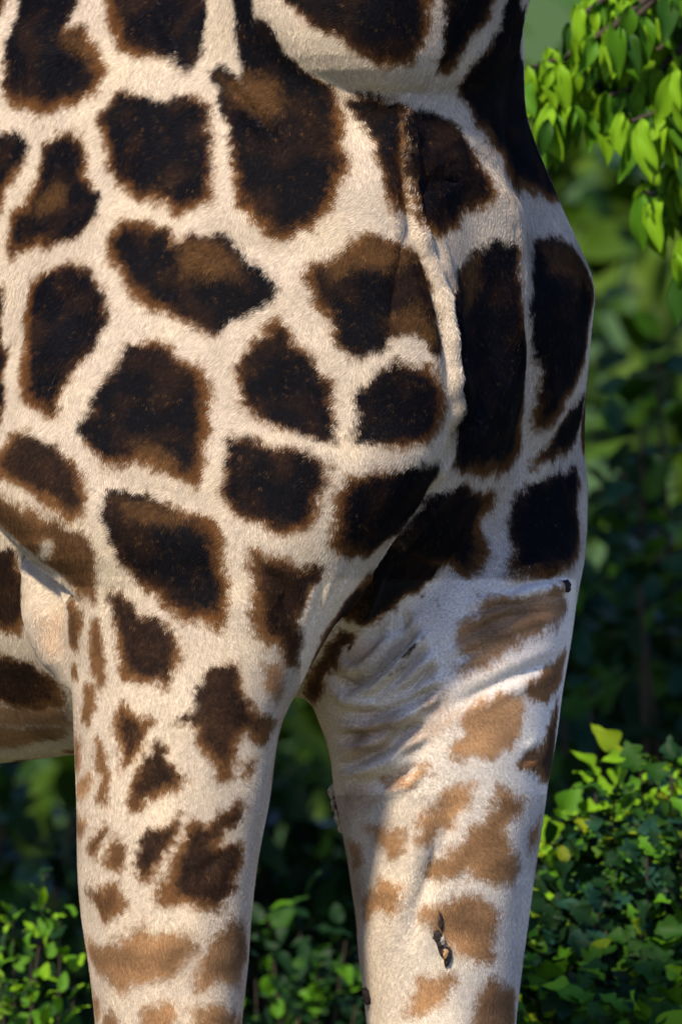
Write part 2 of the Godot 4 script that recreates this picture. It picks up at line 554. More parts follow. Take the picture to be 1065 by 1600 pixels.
func markings() -> void:
	mark("deep", [35, -60, 125, -60, 127, 0, 100, 42, 128, 36, 152, 66, 170, 106, 152, 147, 112, 168, 62, 176, 30, 164, 5, 147, 5, 111, 13, 66, 30, 30])
	mark("deep", [-50, -60, 5, -60, 14, 0, 0, 28, -50, 60])
	mark("deep", [168, -70, 170, 0, 177, 40, 183, 66, 218, 91, 238, 86, 264, 84, 289, 109, 309, 109, 314, 76, 325, 46, 328, 0, 320, -70])
	mark("deep", [-40, 190, 0, 200, 30, 205, 47, 223, 38, 253, 20, 279, 0, 335, -40, 345])
	mark("deep", [71, 218, 106, 203, 134, 210, 140, 248, 137, 274, 158, 304, 152, 335, 122, 365, 91, 378, 51, 386, 20, 400, 13, 370, 18, 335, 41, 309, 53, 284, 66, 248])
	mark("deep", [152, 183, 188, 137, 223, 145, 264, 152, 309, 142, 330, 167, 337, 223, 335, 314, 304, 325, 279, 332, 254, 314, 203, 302, 178, 269, 165, 223])
	mark("black", [330, 112, 345, 97, 367, 112, 390, 140, 372, 62, 360, -50, 392, -50, 400, 25, 425, 32, 440, 75, 480, 105, 520, 140, 534, 160, 535, 213, 545, 254, 533, 309, 517, 330, 487, 355, 436, 378, 406, 350, 375, 319, 365, 284, 365, 218, 350, 170])
	mark("deep", [167, 375, 195, 335, 223, 340, 269, 355, 284, 375, 304, 360, 325, 370, 350, 365, 375, 390, 406, 416, 432, 432, 434, 460, 416, 480, 395, 488, 355, 507, 335, 525, 299, 502, 264, 489, 228, 479, 203, 451, 188, 421, 170, 400])
	mark("deep", [48, 431, 111, 406, 142, 411, 162, 446, 172, 487, 167, 507, 150, 535, 137, 550, 117, 581, 96, 616, 94, 644, 81, 652, 56, 639, 38, 621, 35, 586, 40, 540, 38, 490])
	mark("deep", [-40, 430, 5, 440, 12, 470, 4, 500, 3, 525, 12, 550, 11, 620, 0, 660, -40, 670])
	mark("deep", [203, 533, 238, 525, 264, 532, 284, 555, 314, 571, 330, 596, 330, 647, 325, 697, 320, 748, 304, 758, 284, 743, 243, 733, 218, 713, 193, 725, 157, 718, 132, 687, 117, 664, 147, 644, 147, 621, 172, 596, 178, 571])
	mark("deep", [440, 490, 455, 510, 470, 540, 500, 565, 520, 600, 525, 640, 528, 682, 500, 684, 460, 673, 430, 666, 405, 648, 385, 635, 375, 600, 372, 570, 390, 540, 415, 515])
	mark("deep", [357, 682, 375, 676, 406, 684, 431, 697, 456, 697, 487, 708, 517, 720, 515, 753, 502, 783, 487, 819, 456, 832, 431, 829, 401, 814, 365, 799, 350, 773, 355, 733])
	mark("brown", [-30, 705, 0, 700, 20, 672, 46, 674, 66, 687, 91, 687, 112, 718, 134, 738, 139, 773, 134, 804, 101, 806, 76, 794, 46, 768, 25, 748, 0, 743, -30, 742])
	mark("russet", [-40, 758, 0, 768, 25, 783, 66, 804, 101, 814, 137, 829, 152, 860, 147, 880, 147, 936, 132, 936, 112, 915, 96, 895, 66, 878, 46, 858, 25, 842, 0, 817, -40, 785])
	mark("pale", [58, 868, 66, 848, 80, 838, 84, 850, 74, 866, 66, 876])
	mark("deep", [170, 763, 213, 768, 254, 779, 294, 794, 330, 809, 350, 829, 352, 860, 355, 895, 357, 971, 345, 984, 314, 966, 284, 966, 264, 951, 243, 926, 213, 905, 193, 880, 175, 839, 162, 809])
	mark("brown", [390, 857, 431, 865, 466, 880, 502, 885, 507, 900, 497, 915, 477, 936, 466, 961, 474, 1007, 466, 1042, 446, 1037, 441, 1007, 421, 1007, 401, 991, 395, 956, 393, 915])
	mark("brown", [170, 926, 188, 920, 213, 951, 243, 961, 269, 981, 281, 1007, 279, 1037, 264, 1075, 243, 1065, 218, 1068, 193, 1057, 188, 1017, 178, 981])
	mark("russet", [106, 926, 127, 951, 122, 1012, 109, 1007])
	mark("russet", [142, 961, 157, 971, 162, 1017, 170, 1060, 155, 1070, 140, 1045, 135, 1007])
	mark("russet", [111, 1038, 121, 1038, 120, 1060, 112, 1060])
	mark("brown", [310, 1072, 330, 1040, 372, 1030, 378, 1060, 385, 1090, 400, 1110, 420, 1115, 430, 1130, 418, 1155, 405, 1160, 390, 1150, 380, 1140, 372, 1170, 368, 1215, 345, 1220, 330, 1180, 310, 1165, 300, 1130, 275, 1122, 300, 1105])
	mark("tan", [416, 1032, 440, 1036, 444, 1075, 432, 1098, 420, 1072])
	mark("russet", [385, 1184, 396, 1188, 392, 1215, 382, 1207])
	mark("russet", [132, 1068, 147, 1070, 152, 1100, 137, 1130, 129, 1125])
	mark("brown", [185, 1095, 218, 1116, 241, 1126, 218, 1177, 190, 1207, 187, 1161, 175, 1131])
	mark("russet", [152, 1146, 162, 1177, 172, 1212, 163, 1262, 151, 1250, 157, 1212, 147, 1172])
	mark("brown", [248, 1156, 259, 1182, 289, 1212, 284, 1227, 259, 1237, 238, 1248, 203, 1270, 195, 1258, 208, 1212, 228, 1182])
	mark("tan", [116, 1155, 128, 1151, 128, 1192, 117, 1209])
	mark("tan", [119, 1230, 142, 1202, 146, 1217, 128, 1248, 119, 1246])
	mark("tan", [119, 1278, 135, 1273, 138, 1288, 122, 1308])
	mark("russet", [137, 1329, 147, 1303, 167, 1284, 173, 1298, 147, 1338])
	mark("russet", [160, 1342, 187, 1306, 197, 1318, 192, 1357, 172, 1355])
	mark("brown", [218, 1308, 254, 1288, 280, 1268, 275, 1303, 254, 1334, 238, 1374, 217, 1369, 213, 1344])
	mark("brown", [284, 1313, 304, 1278, 330, 1283, 375, 1248, 383, 1253, 375, 1288, 355, 1298, 340, 1318, 375, 1313, 378, 1344, 368, 1385, 350, 1415, 314, 1415, 284, 1410, 243, 1405, 254, 1374, 269, 1344])
	mark("russet", [134, 1390, 162, 1384, 182, 1374, 193, 1395, 200, 1415, 182, 1438, 162, 1435, 147, 1410])
	mark("dusky", [134, 1460, 152, 1481, 200, 1462, 225, 1440, 238, 1460, 274, 1455, 309, 1465, 304, 1491, 274, 1526, 228, 1531, 193, 1547, 152, 1516, 140, 1496])
	mark("dusky", [314, 1506, 335, 1466, 365, 1430, 388, 1455, 386, 1496, 376, 1537, 345, 1531, 314, 1552, 304, 1526])
	mark("dusky", [152, 1640, 165, 1580, 182, 1587, 187, 1640])
	mark("dusky", [210, 1640, 223, 1577, 259, 1562, 274, 1567, 282, 1640])
	mark("dusky", [294, 1650, 304, 1577, 345, 1567, 375, 1587, 378, 1650])
	mark("tan", [143, 1552, 153, 1562, 152, 1590, 147, 1588])
	mark("break", [282, 372, 330, 376, 360, 388, 380, 408, 360, 424, 318, 432, 288, 440, 280, 410])
	mark("break", [340, 118, 372, 118, 400, 110, 440, 120, 450, 160, 425, 190, 390, 170, 360, 160])
	mark("break", [96, 52, 130, 50, 156, 80, 140, 100, 100, 66])
	mark("break", [86, 280, 110, 290, 106, 315, 70, 330, 50, 325, 66, 300])
	mark("break", [500, 410, 560, 372, 612, 376, 650, 400, 610, 420, 560, 420, 520, 440])
	mark("break", [600, 500, 650, 470, 690, 520, 670, 550, 640, 520])
	mark("break", [846, 378, 890, 380, 918, 425, 924, 460, 890, 430, 850, 420])
	mark("break", [210, 680, 250, 690, 280, 720, 300, 735, 250, 730, 215, 712])
	mark("break", [180, 775, 240, 782, 290, 800, 260, 820, 200, 805])
	mark("break", [720, 410, 750, 390, 752, 450, 724, 500])
	# neck, breast
	mark("black", [438, -60, 443, 0, 471, 20, 507, 46, 540, 62, 565, 78, 601, 99, 637, 96, 657, 66, 672, 30, 682, -60])
	mark("black", [680, 91, 692, 66, 697, 35, 707, -60, 790, -60, 768, 25, 738, 61, 718, 91, 702, 111, 687, 106])
	mark("black", [801, -60, 814, 0, 818, 100, 822, 170, 836, 215, 862, 280, 874, 308, 865, 317, 834, 299, 804, 289, 784, 248, 758, 208, 738, 188, 723, 157, 718, 127, 738, 96, 768, 66, 789, 35])
	mark("black", [540, 146, 560, 146, 591, 150, 636, 158, 633, 203, 634, 264, 638, 304, 634, 337, 601, 299, 591, 259, 576, 213])  # a patch, its top widened to paint in the shadow under the neck
	mark("black", [640, 165, 677, 172, 702, 188, 723, 218, 743, 254, 773, 294, 768, 314, 728, 330, 707, 355, 682, 365, 657, 345, 645, 304, 638, 254, 637, 203])
	mark("deep", [477, 420, 500, 405, 530, 395, 545, 385, 575, 360, 606, 370, 640, 385, 658, 405, 674, 456, 688, 500, 693, 545, 680, 550, 660, 530, 640, 515, 620, 520, 600, 540, 560, 557, 540, 545, 525, 525, 510, 490, 495, 465])
	mark("deep", [560, 606, 591, 576, 626, 563, 672, 568, 690, 591, 695, 631, 687, 672, 662, 692, 616, 692, 581, 690, 555, 682, 560, 647, 553, 631])
	mark("black", [545, 743, 586, 733, 626, 733, 664, 723, 688, 724, 676, 752, 652, 788, 626, 822, 606, 842, 580, 864, 545, 868, 520, 850, 515, 830, 525, 790, 533, 765])
	mark("deep", [716, 420, 743, 390, 773, 375, 801, 372, 809, 390, 809, 456, 816, 510, 824, 550, 824, 590, 819, 657, 822, 697, 809, 718, 778, 738, 738, 738, 709, 733, 714, 690, 724, 640, 724, 580, 718, 520, 710, 460])
	mark("deep", [834, 375, 850, 368, 878, 370, 898, 390, 920, 425, 928, 450, 922, 500, 915, 560, 900, 596, 875, 641, 850, 669, 842, 667, 844, 631, 844, 580, 834, 530, 829, 480, 830, 430])
	mark("black", [914, 606, 908, 650, 897, 692, 860, 713, 827, 728, 839, 707, 860, 677, 890, 636])
	mark("deep", [897, 718, 905, 748, 904, 783, 904, 855, 896, 880, 875, 890, 839, 903, 809, 895, 784, 903, 799, 860, 794, 814, 804, 768, 824, 753, 850, 745, 880, 733])
	mark("black", [656, 800, 676, 772, 722, 753, 748, 763, 778, 768, 768, 789, 748, 809, 758, 844, 768, 870, 758, 895, 738, 905, 702, 880, 662, 875, 636, 862, 622, 844])
	mark("black", [622, 842, 602, 862, 580, 895, 552, 940, 541, 972, 576, 976, 611, 951, 626, 936, 657, 926, 682, 895, 692, 880, 660, 860])
	mark("brown", [480, 1060, 505, 1014, 528, 986, 558, 986, 552, 1010, 524, 1036, 508, 1062, 500, 1092, 478, 1094])  # shade of the hollow between arm and far leg, painted as coat
	# the farther leg
	mark("dusky", [753, 931, 799, 931, 829, 936, 880, 910, 884, 951, 872, 971, 829, 997, 789, 1017, 763, 1037, 728, 1052, 707, 1047, 738, 1027, 718, 1017, 712, 1001, 722, 971, 753, 956])
	mark("russet", [824, 1067, 849, 1047, 876, 1022, 884, 1012, 878, 1060, 868, 1085, 850, 1098, 815, 1080])
	mark("tan", [728, 1116, 748, 1100, 773, 1085, 814, 1090, 822, 1111, 809, 1146, 778, 1182, 748, 1184, 705, 1184, 705, 1166, 723, 1146])
	mark("brown", [872, 1095, 866, 1150, 858, 1218, 844, 1217, 809, 1192, 824, 1177, 850, 1161, 855, 1131])
	mark("tan", [652, 1278, 677, 1258, 702, 1232, 743, 1222, 728, 1253, 718, 1273, 687, 1298, 662, 1324, 649, 1313])
	mark("dusky", [778, 1227, 814, 1243, 824, 1253, 799, 1278, 784, 1293, 799, 1324, 812, 1354, 804, 1379, 763, 1374, 728, 1364, 687, 1374, 672, 1364, 682, 1344, 713, 1319, 738, 1288, 768, 1263])
	mark("tan", [571, 1293, 591, 1288, 626, 1293, 636, 1324, 611, 1344, 596, 1324])
	mark("tan", [541, 1308, 560, 1319, 566, 1344, 552, 1359])
	mark("tan", [591, 1369, 611, 1374, 631, 1390, 621, 1425, 596, 1420, 571, 1435, 566, 1410])
	mark("dusky", [667, 1415, 702, 1400, 728, 1392, 768, 1410, 784, 1425, 773, 1466, 768, 1501, 728, 1501, 702, 1481, 692, 1461, 672, 1445, 657, 1430])
	mark("tan", [631, 1587, 642, 1557, 657, 1527, 702, 1516, 713, 1532, 692, 1562, 657, 1582])
	mark("dusky", [730, 1640, 748, 1547, 773, 1527, 804, 1547, 802, 1600, 798, 1640])
	mark("tan", [829, 1298, 845, 1263, 840, 1313, 828, 1334])
	mark("faint", [549, 1362, 560, 1370, 560, 1440, 554, 1440])
	mark("faint", [570, 1112, 610, 1108, 640, 1120, 610, 1160, 570, 1185, 545, 1180, 545, 1140])
	mark("faint", [530, 1022, 576, 1002, 596, 1017, 556, 1050])
	mark("faint", [662, 1090, 697, 1082, 694, 1111, 667, 1118])
	mark("faint", [690, 1120, 730, 1100, 720, 1130, 640, 1170, 630, 1155])
	mark("tan", [600, 1220, 640, 1212, 668, 1192, 676, 1204, 640, 1224, 600, 1232])  # dark crease of the skin fold, painted in as a tan strip
	mark("faint", [536, 1232, 575, 1222, 580, 1250, 548, 1272])
	# belly behind the elbow
	mark("brown", [-40, 860, 22, 858, 34, 890, 38, 930, 30, 990, 0, 980, -40, 960])
	mark("brown", [-40, 1020, 0, 1022, 40, 1030, 90, 1066, 106, 1100, 60, 1112, 0, 1095, -40, 1090])
	mark("dusky", [-40, 1128, 30, 1136, 100, 1128, 100, 1150, 30, 1164, -40, 1168])
	mark("tan", [-40, 1096, 40, 1104, 108, 1104, 108, 1128, 30, 1132, -40, 1126])  # tan over the light hair here paints in the shade of the belly
	mark("faint", [60, 960, 96, 950, 103, 1010, 84, 1030, 62, 1000])

# patches of the same kind over the rest of the animal, where none was placed yet
func more_markings(v: PackedVector3Array, n: PackedVector3Array, tries: int) -> void:
	var held: Array[Vector3] = []
	var armpit := at(530, 1040, 0.0)
	for t in tries:
		var i := rng.randi_range(0, v.size() - 1)
		var p := v[i]
		var s := seen_at(p)
		if p.y < 0.75 or (p.z > -0.16 and p.x > 0.0 and p.y > 1.5 and p.y < 2.0) or (p.z > -0.15 and p.x < -0.33 and p.y > 1.6 and p.y < 2.0):
			continue
		if s.x > -45 and s.x < 960 and s.y > -70 and s.y < 1660 and hide_at(s.x, s.y).distance_to(p) < (0.07 if n[i].z > 0.12 else 0.035):
			continue
		var r := 0.088 if p.y > 1.75 else 0.042
		var free := true
		for h in held:
			if h.distance_to(p) < r * 1.95:
				free = false
				break
		var list = near.get(Vector3i((p / CELL).floor()))
		if free and list != null:
			for id in list:
				var q := patches[id]
				if n[i].dot(q.nn) > 0.0 and q.sample(p, 0, 0) < r * 0.95:
					free = false
		if not free:
			continue
		held.append(p)
		var tu := Vector3.UP.cross(n[i]).normalized()
		var tv := n[i].cross(tu)
		var pts := PackedVector3Array()
		for k in 9:
			var a := TAU * k / 9.0
			var rr := r * rng.randf_range(0.72, 1.06)
			pts.append(p + tu * cos(a) * rr * 0.85 + tv * sin(a) * rr * 1.1)
		add_patch(pts, n[i], 0.013 if p.y > 1.75 else 0.02, 0.95 if p.y > 1.75 else 0.4, 0.0 if p.y > 1.75 else 0.5)

# skin folds: [depth, width, spots along the crease]
func folds() -> Array:
	var out := []
	for f in [
		[0.016, 0.012, [509, 1045, 542, 1072, 575, 1062, 603, 1036, 631, 1003, 655, 966]],
		[0.013, 0.010, [533, 1097, 584, 1085, 622, 1059, 650, 1027, 668, 1000]],
		[0.012, 0.011, [538, 1120, 575, 1111, 608, 1092, 641, 1074, 668, 1052, 684, 1034]],
		[0.011, 0.009, [545, 1140, 584, 1122, 627, 1103, 664, 1084, 690, 1066]],
		[0.010, 0.011, [542, 1181, 575, 1176, 608, 1158, 641, 1139, 668, 1127]],
		[0.009, 0.009, [523, 1196, 561, 1191, 598, 1177, 632, 1160]],
		[0.005, 0.010, [548, 1225, 598, 1221, 631, 1210, 654, 1192]],
		[0.005, 0.009, [698, 1048, 725, 1022, 770, 1008]],
		[0.0035, 0.012, [690, 1108, 749, 1083, 795, 1059, 833, 1045, 884, 1014]],
		[0.011, 0.010, [780, 930, 819, 909, 866, 900, 898, 896]],
		[0.008, 0.008, [716, 962, 772, 947, 819, 942, 884, 926]],
		[0.005, 0.009, [690, 1016, 730, 990, 777, 975, 828, 956, 870, 948]],
		[0.006, 0.007, [740, 978, 790, 960, 840, 950]],
		[0.010, 0.010, [520, 1150, 555, 1152, 590, 1142, 620, 1126]],
		[0.010, 0.010, [600, 1010, 628, 975, 640, 950]],
		[0.006, 0.010, [540, 884, 522, 930, 500, 985]],
		[0.005, 0.010, [510, 900, 498, 950, 482, 1000]],
		[0.006, 0.012, [412, 868, 446, 920, 454, 980]],
		[0.008, 0.014, [345, 112, 380, 160, 420, 205, 450, 260]],
		[0.007, 0.014, [228, -20, 262, 40, 292, 105]],
		[0.005, 0.010, [66, 66, 110, 80, 150, 120]],
		[0.006, 0.010, [0, 830, 46, 872, 104, 924, 128, 950]],
		[0.004, 0.008, [280, 378, 320, 400, 360, 415]],
		[0.007, 0.012, [622, 170, 628, 240, 634, 320, 654, 390, 676, 450, 694, 540, 700, 620]],
		[0.014, 0.016, [690, 745, 660, 790, 614, 848, 574, 905, 545, 960, 515, 1010]],
		[0.007, 0.013, [656, 250, 666, 330, 684, 390, 712, 460, 724, 530, 729, 600, 724, 660, 708, 710]],
		[0.006, 0.025, [700, 180, 740, 240, 800, 290, 850, 330]],
		[0.007, 0.028, [822, 400, 824, 500, 832, 600, 824, 700, 800, 780]],
		[0.006, 0.030, [300, 330, 360, 380, 440, 400, 500, 380]],
		[0.006, 0.030, [140, 720, 200, 760, 300, 790, 360, 830]],
		[0.005, 0.018, [250, 1060, 262, 1160, 250, 1280]],
		[0.005, 0.018, [700, 1240, 690, 1320, 650, 1420, 640, 1500]],
		[0.005, 0.010, [846, 1166, 830, 1180, 812, 1186]],
		[0.0025, 0.012, [300, 1380, 330, 1350, 365, 1328]],
		[0.005, 0.012, [700, 60, 690, 110, 668, 158]],
	]:
		var pts := PackedVector3Array()
		var l: Array = f[2]
		for i in range(0, l.size(), 2):
			pts.append(hide_at(l[i], l[i + 1]))
		var box := AABB(pts[0], Vector3.ZERO)
		for p in pts:
			box = box.expand(p)
		out.append([f[0], f[1], pts, box.grow(f[1] * 3.0)])
	return out

func giraffe() -> void:
	var root := thing("giraffe", "standing giraffe with dark brown patches on cream fur", "giraffe", Vector3.ZERO)
	var t0 := Time.get_ticks_msec()
	form()
	markings()
	var fl := folds()
	var a_lo := Vector3(-0.64, 1.22, -0.72)
	var c := 0.0105
	var size := Vector3i(int(1.16 / c), int(1.58 / c), int(1.24 / c))
	size = (size / 4) * 4
	var a_hi := a_lo + Vector3(size) * c
	var got := nets(a_lo, size, c, Vector3(9, 9, 9), Vector3(9, 9, 9))
	got = halved(got[0], got[1])
	var v: PackedVector3Array = got[0]
	var idx: PackedInt32Array = got[1]
	var n := normals_of(v, idx)
	for i in v.size():
		if n[i].z > -0.5:
			v[i] -= n[i] * clampf(body(v[i]), -0.004, 0.004)
	for i in v.size():
		var p := v[i]
		var d := 0.0
		if n[i].z > -0.4 and p.z > -0.4:
			for f in fl:
				var box: AABB = f[3]
				if not box.has_point(p):
					continue
				var pts: PackedVector3Array = f[2]
				var w: float = f[1]
				var best := 1e9
				var last := pts.size() - 2
				var end := 1.0
				for k in pts.size() - 1:
					var ab := pts[k + 1] - pts[k]
					var t := clampf((p - pts[k]).dot(ab) / ab.length_squared(), 0.0, 1.0)
					var r := (p - pts[k] - ab * t).length()
					if r < best:
						best = r
						end = 1.0
						if k == 0:
							end = minf(end, smoothstep(0.0, 1.0, t))
						if k == last:
							end = minf(end, smoothstep(0.0, 1.0, 1.0 - t))
				var x := best / w
				d += f[0] * (1.75 if p.x > 0.0 and p.x < 0.13 and p.y < 1.92 else 1.0) * end * (-exp(-x * x * 2.2) + 0.42 * exp(-(x - 1.5) * (x - 1.5) * 2.0))
			d += 0.0022 * wob.get_noise_3d(p.x * 0.3, p.y * 0.18, p.z * 0.3)
		v[i] += n[i] * d
	n = normals_of(v, idx)
	# the rest of the animal, beyond the frame, on a wider grid
	var c2 := 0.026
	var b_lo := Vector3(-1.7, -0.02, -1.75)
	var size2 := Vector3i(108, 192, 116)
	var rest := nets(b_lo, size2, c2, a_lo + Vector3(0.08, 0.13, 0.08), a_hi - Vector3(0.06, 0.13, 0.02))
	var v2: PackedVector3Array = rest[0]
	var idx2: PackedInt32Array = rest[1]
	var n2 := normals_of(v2, idx2)
	more_markings(v, n, 5000)
	more_markings(v2, n2, 9000)
	var shift := v.size()
	var na := idx.size()
	var all := v.duplicate()
	all.append_array(v2)
	var alln := n.duplicate()
	alln.append_array(n2)
	var alli := idx.duplicate()
	for i in idx2:
		alli.append(i + shift)
	var cols := PackedColorArray()
	cols.resize(all.size())
	for i in all.size():
		cols[i] = coat(all[i], alln[i], 0.0)
	var arr := []
	arr.resize(Mesh.ARRAY_MAX)
	arr[Mesh.ARRAY_VERTEX] = all
	arr[Mesh.ARRAY_NORMAL] = alln
	arr[Mesh.ARRAY_COLOR] = cols
	arr[Mesh.ARRAY_INDEX] = alli
	var mesh := ArrayMesh.new()
	mesh.add_surface_from_arrays(Mesh.PRIMITIVE_TRIANGLES, arr)
	var hide := matte(Color.WHITE, 0.85)
	obj("body", mesh, hide, root)
	fur(root, v, n, idx)
	marks_of_wear(root)

# one small lock of short hairs, lying along +y with +z away from the skin
func lock_of_hair() -> ArrayMesh:
	var st := SurfaceTool.new()
	st.begin(Mesh.PRIMITIVE_TRIANGLES)
	for b in 7:
		var x := rng.randf_range(-0.42, 0.42)
		var y := rng.randf_range(-0.5, 0.5)
		var turn := rng.randf_range(-0.3, 0.3)
		var len_ := rng.randf_range(0.7, 1.15)
		var w := rng.randf_range(0.024, 0.042)
		var lift := rng.randf_range(0.04, 0.30)
		var tone := rng.randf_range(0.5, 1.3)
		st.set_color(Color(tone, tone, tone))
		var roll := rng.randf_range(-0.3, 0.3)
		var acr := Vector3(cos(turn) * cos(roll), -sin(turn), sin(roll)) * w
		var al := Vector3(sin(turn), cos(turn), 0.0)
		var p0 := Vector3(x, y, -0.05)
		var p1 := p0 + al * len_ * 0.5 + Vector3(0, 0, lift * 0.7 * len_ * 0.6)
		var p2 := p0 + al * len_ + Vector3(0, 0, lift * len_ * 0.8)
		for q in [p0 - acr, p1 - acr * 0.8, p0 + acr, p0 + acr, p1 - acr * 0.8, p1 + acr * 0.8, p1 - acr * 0.8, p2, p1 + acr * 0.8]:
			st.add_vertex(q)
	st.generate_normals()
	return st.commit()

func fur(root: Node3D, v: PackedVector3Array, n: PackedVector3Array, idx: PackedInt32Array) -> void:
	var places: Array[Transform3D] = []
	var tints := PackedColorArray()
	var per := 1.0 / (0.0018 * 0.0018)
	var carry := 0.0
	for t in range(0, idx.size(), 3):
		var a := idx[t]
		var b := idx[t + 1]
		var c := idx[t + 2]
		var nz := n[a].dot((EYE - v[a]).normalized())
		if nz < -0.3:
			continue
		var s := seen_at(v[a])
		if s.x < -40 or s.x > 1000 or s.y < -40 or s.y > 1640:
			continue
		var area := (v[b] - v[a]).cross(v[c] - v[a]).length() * 0.5
		carry += area * per * clampf(0.55 + nz, 0.4, 1.0)
		while carry > 0.0:
			carry -= 1.0
			var r1 := rng.randf()
			var r2 := rng.randf()
			if r1 + r2 > 1.0:
				r1 = 1.0 - r1
				r2 = 1.0 - r2
			var p := v[a] + (v[b] - v[a]) * r1 + (v[c] - v[a]) * r2
			var m := (n[a] * (1.0 - r1 - r2) + n[b] * r1 + n[c] * r2).normalized()
			var flow := Vector3(-0.35, -1.0, -0.2)
			var px := seen_at(p)
			var long := 0.0088
			if px.y > 900.0:
				flow = Vector3(-0.1, -1.0, 0.0)
				long = lerpf(0.0088, 0.0066, clampf((px.y - 900.0) / 200.0, 0.0, 1.0))
				if px.x > 470.0 and px.x < 900.0 and px.y < 1240.0:
					long = 0.0034
			elif px.x > 700.0:
				flow = Vector3(-0.1, -1.0, 0.1)
			var swing := wob.get_noise_3d(p.x * 0.4, p.y * 0.4, p.z * 0.4 + 5.0) * 0.9 + rng.randf_range(-0.22, 0.22)
			var y := (flow - m * flow.dot(m)).normalized().rotated(m, swing)
			var l := long * rng.randf_range(0.75, 1.25)
			y = (y + m * rng.randf_range(-0.04, 0.07)).normalized()
			var x := y.cross(m).normalized()
			var z := x.cross(y)
			places.append(Transform3D(Basis(x * l * (1.0 if rng.randf() < 0.5 else -1.0), y * l, z * l), p))
			var col := coat(p, m, rng.randf_range(-1.0, 1.0))
			var tone := rng.randf_range(0.72, 1.16)
			if col.r < 0.1:
				tone = 0.6 + 1.2 * pow(rng.randf(), 3.0)
				if rng.randf() < 0.03:
					col = col.lerp(GOLD, rng.randf() * 0.4)
			tints.append(Color(col.r * tone, col.g * tone, col.b * tone))
	var mm := MultiMesh.new()
	mm.transform_format = MultiMesh.TRANSFORM_3D
	mm.use_colors = true
	mm.mesh = lock_of_hair()
	mm.instance_count = places.size()
	for i in places.size():
		mm.set_instance_transform(i, places[i])
		mm.set_instance_color(i, tints[i])
	var o := MultiMeshInstance3D.new()
	o.name = "fur"
	o.multimesh = mm
	var hair := matte(Color.WHITE, 0.7)
	hair.metallic_specular = 0.17
	o.material_override = hair
	o.set_meta("kind", "stuff")
	root.add_child(o, true)

# a rough crust or scab on the skin
func lump(mid: Vector3, rx: float, ry: float, rz: float, c: Color, turn := 0.0) -> ArrayMesh:
	var sm := SphereMesh.new()
	sm.radius = 1.0
	sm.height = 2.0
	sm.radial_segments = 20
	sm.rings = 12
	var arr := sm.get_mesh_arrays()
	var v: PackedVector3Array = arr[Mesh.ARRAY_VERTEX]
	var cols := PackedColorArray()
	for i in v.size():
		var q := v[i]
		var bump := 1.0 + 0.35 * wob.get_noise_3d(q.x * 0.05 + mid.y * 9.0, q.y * 0.05, q.z * 0.05) + 0.2 * fine.get_noise_3d(q.x * 0.03, q.y * 0.03 + mid.x, q.z * 0.03)
		var k := 1.0 + 0.7 * fine.get_noise_3d(q.x * 0.04 + 2.0, q.y * 0.04, q.z * 0.04 + mid.y)
		v[i] = mid + Vector3(q.x * rx, q.y * ry, q.z * rz).rotated(Vector3.BACK, turn) * bump
		cols.append(Color(c.r * k, c.g * k, c.b * k))
	arr[Mesh.ARRAY_VERTEX] = v
	arr[Mesh.ARRAY_COLOR] = cols
	var st := SurfaceTool.new()
	st.create_from_arrays(arr)
	st.generate_normals()
	return st.commit()

func marks_of_wear(root: Node3D) -> void:
	var px := 1.0 / SPAN
	var rough := matte(Color.WHITE, 1.0)
	rough.metallic_specular = 0.1
	var dark := Color(0.03, 0.025, 0.023)
	for w in [[688, 1438, 4, 13, 0.05], [683, 1462, 8, 10, 0.4], [689, 1482, 5, 16, 0.35], [699, 1494, 6, 14, -0.1], [686, 1474, 5, 9, 0.5]]:
		obj("scab", lump(hide_at(w[0], w[1]) + Vector3(0, 0, 0.0), w[2] * px * 0.9, w[3] * px, 0.0018, dark, w[4]), rough, root)
	obj("scab", lump(hide_at(691, 1470) + Vector3(0, 0, 0.001), 4 * px, 7 * px, 0.003, Color(0.25, 0.22, 0.19)), rough, root)
	obj("scab", lump(hide_at(695, 1490) + Vector3(0, 0, 0.001), 4 * px, 8 * px, 0.003, Color(0.33, 0.2, 0.1)), rough, root)
	obj("scab", lump(hide_at(574, 1557) + Vector3(0, 0, 0.001), 9 * px, 12 * px, 0.005, dark, 0.4), rough, root)
	obj("scab", lump(hide_at(884, 916) + Vector3(0, 0, 0.002), 7 * px, 9 * px, 0.006, dark), rough, root)
	for w in [[520, 1236, 9, 14], [515, 1258, 11, 15], [521, 1276, 9, 14], [528, 1292, 7, 10]]:
		obj("callosity", lump(hide_at(w[0], w[1]) + Vector3(0.002, 0, 0.0), w[2] * px, w[3] * px, 0.011, Color(0.34, 0.28, 0.22)), rough, root)
	for w in [[508, 1262, 4, 5], [513, 1278, 4, 4], [517, 1246, 3, 4]]:
		obj("callosity", lump(hide_at(w[0], w[1]) + Vector3(0, 0, 0.005), w[2] * px, w[3] * px, 0.006, Color(0.07, 0.055, 0.045)), rough, root)

# ---------------------------------------------------------------- plants

